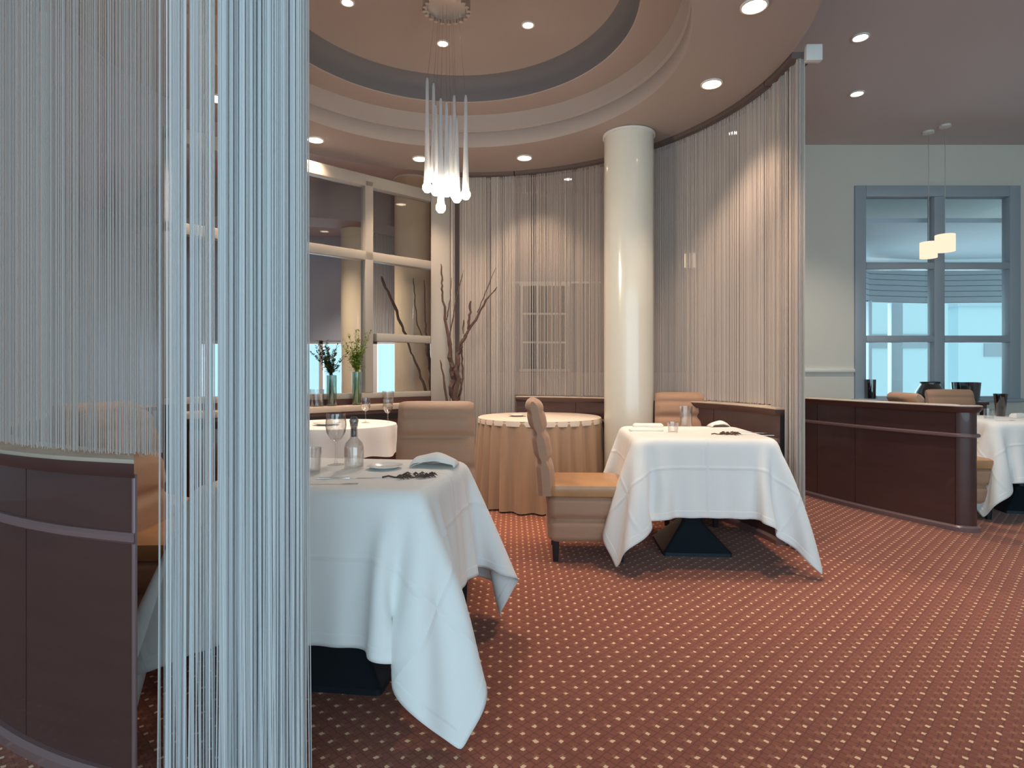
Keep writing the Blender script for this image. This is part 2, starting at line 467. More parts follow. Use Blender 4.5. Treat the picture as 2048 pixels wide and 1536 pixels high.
# ---- veranda outside the right window
ver = thing('veranda', 'pale slatted veranda canopy outside the blue-grey window', 'veranda', (0, 0, 0))
pth = [(3.9, 7.3), (5.05, 8.55), (5.2, 8.6), (6.0, 8.75), (7.6, 8.6)]
sl = MB()
for k in range(6):
    z1 = 2.62-.078*k
    P = []
    for i, (x, y) in enumerate(pth):
        a, b = pth[max(i-1, 0)], pth[min(i+1, len(pth)-1)]
        t = Vector((b[0]-a[0], b[1]-a[1])).normalized(); P.append((x, y, t.y, -t.x))
    sl.sweep(P, [(0.0, z1-.068), (.03, z1-.068), (.036, z1), (0.0, z1)])
    sl.sweep(P, [(-.012, z1-.085), (.012, z1-.085), (.012, z1), (-.012, z1)])
sl.build('slatted_pelmet', M['slat'], ver, smooth=False)
MB().box((5.6, 7.85, 2.80), (3.6, 2.6, .05)).build('canopy_ceiling', M['plaster'], ver, smooth=False)
MB().sweep([(3.6+.02*i, 6.9+.10*i, 1, 0) for i in range(12)], [(0, 2.62), (.45, 2.62), (.30, 2.77), (0, 2.77)]).build('brown_fascia', M['brown_panel'], ver)
for x, y, w in ((5.08, 8.55, .05), (5.62, 8.8, .17), (4.62, 8.2, .30)):
    MB().box((x, y, 1.08), (w, .1, 2.16)).build('post', M['plaster'], ver, bevel=.01)
MB().box((5.6, 7.9, -.06), (4.6, 3.2, .1)).build('deck', M['plaster'], ver, smooth=False)
for i, (x, y, w, h, lab) in enumerate(((9.6, 16, 2.6, 3.2, 'pale blue building block seen through the left panes of the window'),
                                      (13.6, 17, 3.4, 2.9, 'pale blue building block seen through the right panes of the window'))):
    bd = thing('distant_building', lab, 'building', (x, y, 0))
    MB().box((0, 0, h/2), (w, 2, h)).build('facade', M['facade'], bd, smooth=False)
    mbw = MB().box((0, -1.0, h*.6), (w*.6, .06, .35)); mbw.build('window_band', M['wall_blue'], bd, smooth=False)
    MB().box((0, 0, h+.06), (w+.2, 2.2, .12)).build('roof_slab', M['plaster'], bd, smooth=False)

# ---- glazed screen inside the round room (window_2)
S0, S1 = Vector((-2.62, 4.505, 0)), Vector((-.84, 6.16, 0))
sL = (S1-S0).length; sdir = (S1-S0)/sL; sang = atan2(sdir.y, sdir.x)
w2 = struct(bpy.data.objects.new('window_2', None)); COL.objects.link(w2); w2.location = S0; w2.rotation_euler.z = sang


def s_u(px):                                    # distance along the screen of picture column px
    k = (px-1024)/F
    return (k*S0.y-S0.x)/(sdir.x-k*sdir.y)


ZT = 2.99; um = s_u(734); mull = [.05, s_u(610)-.62, um-.0, sL-.02]
mull = [.04, (um-.04)/2, um]
zr1 = 2.235; zr2 = 1.475; zb = .90
bars = [((sL/2, ZT-.05), (sL, .11)), ((sL/2, zr1), (sL, .085)), ((sL/2, zb+.02), (sL, .06))]
bars += [((u, (ZT+zb)/2), (.085 if i else .08, ZT-zb-.1)) for i, u in enumerate(mull)]
bars += [(((um+sL)/2+.04, zr2), (sL-um-.08, .075))]
frame_bars(bars, .09).build('window_frame', M['screen_frame'], w2, bevel=.006)
ed = mull+[sL-.0]
for i in range(3):
    a, b = ed[i]+.04, ed[i+1]-.04
    for za, zb_ in ((zb+.05, zr1-.04), (zr1+.04, ZT-.1)):
        if i == 2 and za < 1:
            for c, d in ((za, zr2-.037), (zr2+.037, zb_)):
                MB().box(((a+b)/2, 0, (c+d)/2), (b-a, .008, d-c)).build('pane', M['pane'], w2, smooth=False)
        else:
            MB().box(((a+b)/2, 0, (za+zb_)/2), (b-a, .008, zb_-za)).build('pane', M['pane'], w2, smooth=False)
MB().box((sL/2, 0, .45), (sL, .1, .9)).build('lower_panel', M['wood'], w2, smooth=False)
pil = MB().box((0, 0, 1.50), (.2, .16, 3.0)).build('pilaster', M['screen_frame'], None, (-.735, 6.19, 0), rz=sang*.15, bevel=.012)
tag(pil, 'square grey post at the right end of the glazed screen', 'post')


t4 = MB().sweep(arc(R_(-170), R_(-5), 60, 2.6, -3.2, 10.0), [(-.5, 3.08), (0, 3.08), (.02, 3.2), (.02, ZC), (-.5, ZC)])
struct(t4.build('trim_4', M['ceiling']))

# ------------------------------------------------------------------ columns
def column(x, y, r, h, lab, mt):
    t = thing('round_column', lab, 'column', (x, y, 0))
    MB().lathe([(0, .0), (r, .0), (r, h), (0, h)], 64).build('shaft', mt, t)
    MB().lathe([(r+.001, h-.022), (r+.012, h-.02), (r+.012, h-.002), (r+.001, h-.001)], 64).build('ceiling_collar', M['trim'], t)
    MB().lathe([(r+.001, 0), (r+.012, 0), (r+.012, .10), (r+.001, .11)], 64).build('base_ring', M['trim'], t)


column(.99, 5.085, .207, 3.148, 'glossy cream round column between the two lengths of string curtain', M['column'])
column(-1.235, 7.45, .22, ZC, 'ochre round column behind the right panes of the glazed screen', M['column_warm'])
column(-2.12, 8.2, .21, ZC, 'ochre round column behind the left panes of the glazed screen', M['column_warm'])


# ------------------------------------------------------------------ low partitions
def partition(name, path, lab, seams, H=.905, th=.10, light=M['wood_edge'], side=1, endpost=True):
    """path points carry the outward normal; the face is split into panels at the seams (indices)"""
    t = thing(name, lab, 'partition')
    rng = [0]+list(seams)+[len(path)-1]
    for a, b in zip(rng[:-1], rng[1:]):
        seg = path[a:b+1]
        # leave a hairline joint
        p0, p1 = Vector(seg[0][:2]), Vector(seg[-1][:2])
        d0 = (Vector(seg[1][:2])-p0).normalized()*.0025; d1 = (Vector(seg[-2][:2])-p1).normalized()*.0025
        seg = [(p0.x+d0.x, p0.y+d0.y, *seg[0][2:])]+list(seg[1:-1])+[(p1.x+d1.x, p1.y+d1.y, *seg[-1][2:])]
        MB().sweep(seg, [(-th, .04), (0, .04), (0, H-.035), (-th, H-.035)]).build('panel', M['wood'], t)
    MB().sweep(path, [(-th+.004, .04), (-.004, .04), (-.004, H-.035), (-th+.004, H-.035)]).build('core', M['dark'], t)
    MB().sweep(path, [(-th-.025, H-.036), (.016, H-.052), (.034, H-.030), (.036, H-.010), (-th-.025, H-.010)]).build('ledge_moulding', M['wood'], t)
    MB().sweep(path, [(-th-.028, H-.010), (.034, H-.010), (.036, H-.005), (.030, H), (-th-.028, H)]).build('top_ledge', M['ledge'], t)
    MB().sweep(path, [(.001, .672), (.012, .672), (.022, .680), (.022, .694), (.012, .702), (.001, .702)]).build('rail_moulding', light, t)
    MB().sweep(path, [(-th-.004, 0), (.024, 0), (.026, .03), (.014, .042), (-th-.004, .042)]).build('plinth', light, t)
    return t


aL0 = ray_ang(268, 2.29, False); aL1 = aL0-R_(86)
pl = arc(aL0, aL1, 60, 2.29)

for i_ in range(4):
    p_ = pl[i_]; w_ = (1, .85, .6, .3)[i_]; hv = hypot(p_[0], p_[1])
    pl[i_] = (p_[0], p_[1], (-p_[0]/hv*1.2)*w_+p_[2]*(1-w_), (-p_[1]/hv*1.2)*w_+p_[3]*(1-w_))
PL = partition('low_partition', pl, 'dark aubergine curved low wall at the far left under the strings', [8, 22, 36, 48])
MB().box((pl[0][0]+.004, pl[0][1]-.004, .452), (.010, .012, .82), aL0).build('edge_strip', M['wood_edge'], PL, bevel=.003)
aF0 = ray_ang(1033, 2.19); aF1 = ray_ang(1560, 2.19)
pf = [(x, y, -nx, -ny) for x, y, nx, ny in arc(aF0, aF1, 48, 2.19)]
partition('low_partition', pf, 'brown curved low wall at the back of the round room, below the far strings', [10, 22, 34])
# the partition of the next bay, on the right
n_ = 40; P0, P1 = Vector((2.72, 5.72)), Vector((3.2, 4.33))
pr = []
for i in range(n_):
    s = i/(n_-1); p = P0.lerp(P1, s); d = (P1-P0).normalized(); nn = Vector((d.y, -d.x))
    nn = -nn if nn.x > 0 else nn
    bul = .10*4*s*(1-s)*.5; p = p-nn*(-bul)
    pr.append([p.x, p.y])
# rounded end turning away to the right
c_ = Vector(pr[-1]); d = (Vector(pr[-1])-Vector(pr[-2])).normalized()
a0 = atan2(d.y, d.x); q = c_.copy()
for i in range(1, 11):
    a = a0+R_(9.5)*i; q = q+Vector((cos(a), sin(a)))*.0155; pr.append([q.x, q.y])
PRP = []
for i, p in enumerate(pr):
    a, b = Vector(pr[max(i-1, 0)]), Vector(pr[min(i+1, len(pr)-1)]); d = (b-a).normalized()
    PRP.append((p[0], p[1], d.y, -d.x))
partition('low_partition', PRP, 'brown panelled low wall in front of the blue-grey window at right', [7, 18, 39])


# ------------------------------------------------------------------ string curtains
def curtain(lab, a0, a1, z0, z1=3.12, pitch=.0066, w=.004, layers=2, gath=0.0, m=None, r=RC, wav=0.0, clump=0.0, track=True, seed=1, dens=None):
    rnd = random.Random(seed)
    t = thing('string_curtain', lab, 'string curtain')
    mb = MB(); n = int(abs(a1-a0)*r/pitch)
    for L in range(layers):
        for i in range(n):
            s = (i+rnd.random()*.35+.5*(L % 2))/n
            if clump and noise.noise(Vector((s*n*pitch*9, L*3.7, seed))) < -.55+(1-clump): continue
            if dens and rnd.random() > dens(s): continue
            a = a0+(a1-a0)*s; rr = r+(L-(layers-1)/2)*(.012 if wav else .022)+rnd.uniform(-.002, .002)
            ww = w*rnd.uniform(.7, 1.25)
            zb = z0+rnd.uniform(-.004, .006)
            if wav:
                rr += wav*sin(s*n*pitch*85+seed+sin(s*11))+rnd.uniform(-wav, wav)*.4
                k = 10; pts = []
                ph = rnd.uniform(0, 6); am = rnd.uniform(0, .0022); spread = rnd.uniform(-1, 1)*.02
                for j in range(k+1):
                    u = j/k; aa = a+(am*sin(ph+u*5)*u+spread*max(0, u-.62)**2*3)/r
                    pts.append((CX+rr*cos(aa), CY+rr*sin(aa), z1+(zb-z1)*u))
            else:
                pts = [(CX+rr*cos(a), CY+rr*sin(a), z1), (CX+rr*cos(a), CY+rr*sin(a), zb)]
            vs = []; fs = []; q = 3 if wav else 4
            b0 = rnd.random()*2
            for p in pts:
                for c in range(q):
                    g = b0+2*pi*c/q; vs.append((p[0]+ww/2*cos(g), p[1]+ww/2*sin(g), p[2]))
            for j in range(len(pts)-1):
                for c in range(q):
                    c2 = (c+1) % q; fs.append((j*q+c, j*q+c2, (j+1)*q+c2, (j+1)*q+c))
            mb.add(vs, fs)
    o = mb.build('strings', m or M['strings'], t); o['kind'] = 'stuff'
    if track:
        e = .006 if a1 > a0 else -.006
        MB().sweep(arc(a0+e*.05, a1-e*.05, max(6, int(abs(a1-a0)*24)), 2.26),
                   [(-.075, 3.12), (.06, 3.12), (.06, 3.16), (-.075, 3.16)]).build('ceiling_track', M['track'], t)
    return t


aG0 = ray_ang(330, RC, False); aG1 = ray_ang(606, RC, False)
curtain('gathered white string curtain reaching the carpet, in front of the nearest table', aG0, aG1, .012, pitch=.0034, w=.0042, layers=6,
        m=M['strings_white'], wav=.016, seed=3, dens=lambda s: (.14+.12*(noise.noise(Vector((s*16, 2, 3)))>0))+.9*max(0, min(1, (s-.44)/.16)))
aN0 = aG0-.002; aN1 = aL0-R_(60)
curtain('sheer string curtain hanging over the dark partition at the far left', aL0+.02, aN1, .91, pitch=.0066, w=.0023, layers=2, m=M['strings_grey'], seed=5)
curtain('narrow loose bunch of strings between the dark partition and the gathered curtain', aL0+.021, aG0-.001, .02, pitch=.0075, w=.003, layers=2, m=M['strings_grey'], seed=6)
aP0 = ray_ang(902, RC); aP1 = ray_ang(1030, RC)
curtain('string curtain reaching low beside the grey post, behind the bare branches', aP0, aP1, .02, pitch=.010, w=.0075, layers=2, clump=.72, seed=11)
aC = ray_ang(1258, RC); aE = ray_ang(1545, RC)
curtain('long string curtain left of the cream column, behind the tan round table', aP1-.004, aC, .915, pitch=.0118, w=.0066, layers=2, clump=.74, seed=13)
curtain('string curtain right of the cream column, above the right table', aC-.004, aE, .915, pitch=.0112, w=.0062, layers=2, clump=.74, seed=17)
aZ = ray_ang(1611, RC+.02)
cz = curtain('dense ivory strings gathered to the floor at the right end of the round room', aE-.004, aZ, .012, pitch=.0042, w=.0052, layers=4, wav=.008, seed=19)
MB().box((CX+2.31*cos(aZ-.005), CY+2.31*sin(aZ-.005), 3.14), (.10, .05, .10), aZ).build('end_bracket', M['trim'], cz, bevel=.004)
cb = thing('string_curtain', 'pale string curtain behind the right panes of the glazed screen', 'string curtain')
mb = MB()
for i in range(70):
    x = -2.0+i*.0128; mb.box((x, 8.6+random.uniform(-.02, .02), 2.42), (.007, .007, 1.5))
o = mb.build('strings', M['strings'], cb, smooth=False); o['kind'] = 'stuff'
MB().box((-1.55, 8.6, 3.2), (1.0, .06, .05)).build('ceiling_track', M['track'], cb)


# ------------------------------------------------------------------ lamps
def spot(loc, power, col, size=R_(95), blend=.7, rad=.05):
    d = bpy.data.lights.new('lamp_light', 'SPOT'); d.energy = power; d.color = col; d.spot_size = size; d.spot_blend = blend; d.shadow_soft_size = rad
    o = bpy.data.objects.new('lamp_light', d); COL.objects.link(o); o.location = loc
    return o


WARM = (1.0, .72, .50); NEUT = (1.0, .86, .72)


def downlight(x, y, z, lab, warm=True, r=.055, p=24, group=None):
    t = thing('downlight', lab, 'ceiling light', (x, y, z), group=group)
    MB().lathe([(r, -.001), (r+.014, -.001), (r+.014, -.010), (r+.004, -.012), (r, -.006)], 28).build('trim_ring', M['trim'], t)
    MB().lathe([(0, -.004), (r*.6, -.0045), (r+.001, -.003), (r+.001, -.001), (0, -.001)], 28).build('lens', M['warm_lens'] if warm else M['white_lens'], t)
    s = spot((x, y, z-.02), p*2.4, WARM if warm else NEUT); s.parent = t; s.location = (0, 0, -.02)


gr = 'downlights in the round soffit'
for a, lab in ((-18, 'warm round downlight in the soffit, nearest the camera at top right'),
               (10, 'warm round downlight in the soffit, right of the cream column top'),
               (73, 'warm round downlight in the soffit just right of the pendant cluster'),
               (104, 'warm round downlight in the soffit partly behind the glass pendant tubes'),
               (134, 'warm round downlight in the soffit just above the glazed screen'),
               (163, 'warm round downlight in the soffit seen through the gathered string curtain')):
    downlight(CX+1.835*cos(R_(a)), CY+1.835*sin(R_(a)), 3.15, lab, True, .06, 44 if a < 0 else 34, gr)
for (x, y, lab) in ((-.52, 4.51, 'small white downlight in the dome directly behind the pendant wires'),
                    (.114, 4.27, 'small white downlight in the dome right of the pendant canopy'),
                    (-1.10, 4.01, 'small white downlight in the dome left of the pendant canopy')):
    downlight(x, y, 3.62, lab, False, .034, 16, 'downlights in the dome')
for (x, y, lab, p) in ((2.48, 4.27, 'upper white downlight in the grey ceiling at right', 55),
                       (2.95, 5.13, 'lower white downlight in the grey ceiling at right, near the window wall', 55),
                       (2.2, 5.97, 'small white downlight seen through the strings right of the column', 14),
                       (.69, 7.4, 'small white downlight seen through the strings left of the column', 14),
                       (-2.45, 9.3, 'oval white downlight seen through the upper left pane of the glazed screen', 130),
                       (-2.35, 7.0, 'added downlight brightening the space behind the glazed screen', 130)):  # last one is an added lamp that lifts the light behind the screen
    downlight(x, y, ZC, lab, False, .045, p, 'downlights in the outer ceiling')

# ---- pendant cluster in the middle of the dome
ch = thing('pendant_cluster', 'hanging cluster of slender glass tubes with glowing tips under the dome', 'chandelier', (CX, CY, 3.62))
cm = MB().lathe([(0, 0), (.135, 0), (.135, -.14), (.115, -.15), (0, -.15)], 40)
for k in range(20):
    a = 2*pi*k/20; cm.tube([(.14*cos(a), .14*sin(a), 0), (.14*cos(a), .14*sin(a), -.165)], .014, 8)
cm.build('canopy', M['canopy'], ch)
tubes = [(853, 155, 372), (866, 166, 352), (888, 196, 372), (899, 205, 380), (909, 190, 384), (933, 190, 386), (873, 210, 378), (886, 215, 412), (903, 230, 378), (895, 240, 366), (916, 235, 392)]
rnd = random.Random(2)
for i, (px, yt, yb) in enumerate(tubes):
    dx = (px-896)/F*CY; dy = rnd.uniform(-.11, .11)
    Yd = CY+dy; zt = HC+(Y0-yt)/F*Yd-3.62; zb_ = HC+(Y0-yb)/F*Yd-3.62
    L = zt-zb_
    MB().tube([(dx*.6, dy*.6, -.14), (dx, dy, zt-.02)], .0012, 5).build('wire', M['chrome'], ch)
    pr_ = [(0, zt), (.006, zt-.004), (.010, zt-.03), (.012, zt-L*.3), (.016, zt-L*.65), (.021, zt-L*.9), (.023, zt-L*.97), (.017, zb_-.012), (0, zb_-.018)]
    tb = MB().lathe(pr_, 20, (dx, dy, 0)).build('glass_tube', M['tube_glass'], ch)
    MB().lathe([(0, zb_+.045), (.014, zb_+.03), (.031, zb_+.0), (.031, zb_-.02), (.018, zb_-.04), (0, zb_-.044)], 18, (dx, dy, 0)).build('bulb', M['bulb'], tb)
pl_ = bpy.data.lights.new('cluster_light', 'POINT'); pl_.energy = 42; pl_.color = (1, .82, .64); pl_.shadow_soft_size = .12
po = bpy.data.objects.new('cluster_light', pl_); COL.objects.link(po); po.location = (CX, CY, 2.18)


# ---- square pendant shades
def pendant(x, y, z, w, h, lab, group):
    t = thing('pendant_lamp', lab, 'pendant lamp', (x, y, z), group=group)
    MB().lathe([(w/2, 0), (w/2, h), (w/2-.004, h), (w/2-.004, 0), (w/2, 0)], 36).build('lamp_shade', M['shade_glow'], t)
    MB().tube([(0, 0, h*.6), (0, 0, ZC-z-.02)], .003, 6).build('cable', M['chrome'], t)
    MB().lathe([(0, h*.55), (w/2-.003, h*.55), (w/2-.003, h*.57), (0, h*.57)], 24).build('diffuser', M['shade_glow'], t)
    MB().lathe([(0, ZC-z), (.05, ZC-z), (.05, ZC-z-.02), (0, ZC-z-.025)], 20).build('ceiling_rose', M['trim'], t)


p1 = at(1857, 516, 5.95); p2 = at(1890, 503, 5.8)
pendant(p1.x, p1.y, p1.z, .15, .155, 'lower lit pendant shade hanging before the window, left of the pair', 'pendant lamps before the window')
pendant(p2.x, p2.y, p2.z, .168, .16, 'higher lit pendant shade hanging before the window, right of the pair', 'pendant lamps before the window')
p3 = at(1381, 534, 6.9)
pendant(p3.x, p3.y, p3.z, .135, .15, 'lit pendant shade glowing behind the strings right of the column', 'pendant lamps before the window')


# ------------------------------------------------------------------ tables and cloths
def drape(w, d, S, ztop, seed, N=60, steps=420, iters=14):
    """relax a square sheet over a table top: position-based, returns an N x N array of points"""
    rnd = np.random.RandomState(seed)
    g = np.linspace(-S/2, S/2, N); h = g[1]-g[0]
    X, Yg = np.meshgrid(g, g, indexing='ij')
    P = np.stack([X, Yg, np.full_like(X, ztop+.004)], -1); P[..., 2] += rnd.rand(N, N)*.002
    V = np.zeros_like(P); hx, hy = w/2, d/2
    pin = (np.abs(X) < hx-.012) & (np.abs(Yg) < hy-.012)
    P0 = P.copy(); W = np.where(pin, 0., 1.)[..., None]

    def con(A, B, L, k):
        i0, i1 = A; j0, j1 = B
        a = P[i0, i1]; b = P[j0, j1]; wa = W[i0, i1]; wb = W[j0, j1]
        dv = b-a; l = np.linalg.norm(dv, axis=-1, keepdims=True)+1e-9
        c = k*(l-L)/l*dv/np.maximum(wa+wb, 1e-6)
        P[i0, i1] += wa*c; P[j0, j1] -= wb*c
    sl = slice
    groups = []
    for par in (0, 1):
        n = (N-par)//2*2
        groups.append(((sl(par, par+n, 2), sl(None)), (sl(par+1, par+n, 2), sl(None)), h, 1.0))
        groups.append(((sl(None), sl(par, par+n, 2)), (sl(None), sl(par+1, par+n, 2)), h, 1.0))
        groups.append(((sl(par, par+n-(1 if par+n > N-1 and False else 0), 2), sl(0, N-1)), (sl(par+1, par+n, 2), sl(1, N)), h*sqrt(2), .35))
        groups.append(((sl(par, par+n, 2), sl(1, N)), (sl(par+1, par+n, 2), sl(0, N-1)), h*sqrt(2), .35))
    for o in range(4):                          # bending, skip one
        if o < 2:
            pass
    bend = []
    for st in range(4):
        idx = np.arange(st, N-2, 4)
        bend.append(((idx, sl(None)), (idx+2, sl(None)), 2*h, .16)); bend.append(((sl(None), idx), (sl(None), idx+2), 2*h, .16))
    dt = 1/60.
    for s_ in range(steps):
        V[..., 2] -= 9.8*dt; V *= .972 if s_ < steps*.6 else .93
        prev = P.copy(); P += V*dt*W
        for it in range(iters):
            for A, B, L, k in groups: con(A, B, L, k)
            if it % 2 == 0:
                for A, B, L, k in bend: con(A, B, L, k)
            # keep out of the table slab and off the floor
            ax = hx+.004-np.abs(P[..., 0]); ay = hy+.004-np.abs(P[..., 1])
            ins = (ax > 0) & (ay > 0) & (P[..., 2] < ztop)
            deep = ztop-P[..., 2]
            up = ins & (deep < np.minimum(ax, ay)); P[..., 2] = np.where(up, ztop, P[..., 2])
            sx = ins & ~up & (ax <= ay); P[..., 0] = np.where(sx, np.sign(X)*(hx+.004), P[..., 0])
            sy = ins & ~up & (ax > ay); P[..., 1] = np.where(sy, np.sign(Yg)*(hy+.004), P[..., 1])
            P[..., 2] = np.maximum(P[..., 2], .012)
            P[pin] = P0[pin]
        V = (P-prev)/dt
    qx = np.clip(P[..., 0], -hx, hx); qy = np.clip(P[..., 1], -hy, hy)
    ox, oy = P[..., 0]-qx, P[..., 1]-qy; drop = np.maximum(0, ztop-P[..., 2])
    exx = np.maximum(np.abs(X)-hx, 0); eyy = np.maximum(np.abs(Yg)-hy, 0)
    cr = np.clip(2*np.minimum(exx, eyy)/(np.maximum(exx, eyy)+1e-6), 0, 1)
    kf = .09+.13*cr; l = np.hypot(ox, oy)+1e-6
    dx = np.where(cr > .02, np.sign(X)*.707*cr+(1-cr)*ox/l, ox/l); dy = np.where(cr > .02, np.sign(Yg)*.707*cr+(1-cr)*oy/l, oy/l)
    P[..., 0] += dx*drop*kf; P[..., 1] += dy*drop*kf
    return P


def cloth_obj(P, name, m, loc, rz):
    N = P.shape[0]
    v = P.reshape(-1, 3).tolist()
    f = [(i*N+j, (i+1)*N+j, (i+1)*N+j+1, i*N+j+1) for i in range(N-1) for j in range(N-1)]
    me = bpy.data.meshes.new(name); me.from_pydata(v, [], f); me.materials.append(m)
    uvl = me.uv_layers.new(name='UVMap')
    for l in me.loops:
        i, j = divmod(l.vertex_index, N); uvl.data[l.index].uv = (i/(N-1), j/(N-1))
    me.polygons.foreach_set('use_smooth', [True]*len(me.polygons))
    o = bpy.data.objects.new(name, me); COL.objects.link(o); o.location = loc; o.rotation_euler.z = rz
    s = o.modifiers.new('smooth', 'SMOOTH'); s.factor = .5; s.iterations = 2
    sd = o.modifiers.new('subd', 'SUBSURF'); sd.levels = sd.render_levels = 1
    so = o.modifiers.new('thick', 'SOLIDIFY'); so.thickness = .0022; so.offset = 1
    return o


def pedestal_table(x, y, rz, w, d, lab, zt=.745):
    t = thing('pedestal_table', lab, 'table', (x, y, 0), rz)
    w -= .07; d -= .07; zt -= .006
    MB().stack([(zt-.034, w/2-.006, d/2-.006, .05), (zt-.028, w/2, d/2, .05), (zt-.006, w/2, d/2, .05), (zt, w/2-.006, d/2-.006, .05)]).build('tabletop', M['ledge'], t)
    MB().lathe([(.0, .10), (.055, .10), (.05, .16), (.045, .4), (.05, zt-.05), (.16, zt-.034), (0, zt-.034)], 24).build('pedestal', M['dark'], t)
    MB().stack([(0, .21, .21, .02), (.022, .21, .21, .02), (.03, .20, .20, .02), (.17, .075, .075, .02), (.20, .06, .06, .02)]).build('base', M['steel'], t)
    return t


ZT_ = .745
RZ1, RZ2 = R_(-7), R_(-4)
T1 = (-.645, 2.345); T2 = (1.165, 3.92)
pedestal_table(*T1, RZ1, .82, .74, 'nearest square table under a white cloth, behind the gathered curtain')
pedestal_table(*T2, RZ2, .84, .84, 'square table with dark steel pyramid base under the right white cloth')
c1 = drape(.82, .74, 1.66, ZT_+.003, 4)
o = cloth_obj(c1, 'tablecloth', M['cloth'], (*T1, 0), RZ1); tag(o, 'white tablecloth with long hanging corners on the nearest table', 'tablecloth')
c2 = drape(.84, .84, 1.70, ZT_+.003, 9)
o = cloth_obj(c2, 'tablecloth', M['cloth'], (*T2, 0), RZ2); tag(o, 'white tablecloth on the square table at right of centre', 'tablecloth')
T3 = (4.25, 5.02); RZ3 = R_(-12)
pedestal_table(*T3, RZ3, .84, .84, 'square table behind the brown panelled low wall at the right edge')
o = cloth_obj(c2.copy(), 'tablecloth', M['cloth'], (*T3, 0), RZ3); tag(o, 'white tablecloth at the right edge of the picture, behind the low wall', 'tablecloth')

# round table with the pleated tan skirt
TX, TY = .245, 5.36
rt = thing('round_table', 'round table hidden by a floor-length tan skirt before the far strings', 'table', (TX, TY, 0))
MB().lathe([(0, .715), (.53, .715), (.535, .73), (.53, .742), (0, .742)], 48).build('tabletop', M['ledge'], rt)
MB().lathe([(0, .02), (.2, .02), (.2, .05), (.05, .08), (.05, .715), (0, .715)], 24).build('pedestal', M['dark'], rt)
tcl = thing('tablecloth', 'cream topped tan pleated cloth falling to the carpet on the round table', 'tablecloth', (TX, TY, 0))
MB().lathe([(0, .750), (.535, .750), (.547, .744), (.551, .728), (.552, .70)], 64).build('top_cloth', M['cream_cloth'], tcl)
mb = MB(); n = 320; rows = [.74, .70, .60, .45, .30, .15, .06, .012]
v = []; f = []
for i in range(n):
    a = 2*pi*i/n
    pl1 = sin(a*26+1.3*sin(a*5))
    for z in rows:
        g = (.74-z)/.73
        v.append(((.545+.035*g+pl1*(.004+.026*g**.7)+.006*g*sin(a*7+2))*cos(a), (.545+.035*g+pl1*(.004+.026*g**.7)+.006*g*sin(a*7+2))*sin(a), z+(.02*sin(a*3+1)*g if z < .1 else 0)*0))
k = len(rows)
for i in range(n):
    j = (i+1) % n
    for q in range(k-1): f.append((i*k+q, j*k+q, j*k+q+1, i*k+q+1))
mb.add(v, f).build('skirt', M['tan_skirt'], tcl)

# round white table at the left back
T4 = (-1.36, 4.62)
r4 = thing('round_table', 'round table under a short white cloth left of the tan chair', 'table', (*T4, 0))
MB().lathe([(0, .70), (.45, .70), (.455, .72), (.45, .74), (0, .74)], 40).build('tabletop', M['ledge'], r4)
MB().lathe([(0, .0), (.24, .0), (.24, .03), (.05, .06), (.05, .70), (0, .70)], 24).build('pedestal', M['dark'], r4)
mb = MB(); n = 160; v = []; f = []
prof4 = [(0, .748), (.44, .748), (.462, .742), (.468, .72), (.474, .66), (.485, .58), (.495, .54)]
for i in range(n):
    a = 2*pi*i/n
    for r, z in prof4:
        g = max(0, (.74-z)/.2); v.append(((r+.016*g*sin(a*11))*cos(a), (r+.016*g*sin(a*11))*sin(a), z-.02*g*sin(a*4)**2))
k = len(prof4)
for i in range(n):
    j = (i+1) % n
    for q in range(k-1): f.append((i*k+q, j*k+q, j*k+q+1, i*k+q+1))
o = mb.add(v, f).build('tablecloth', M['cloth'], None, (*T4, 0)); tag(o, 'short white round tablecloth at left behind the wine glass', 'tablecloth')


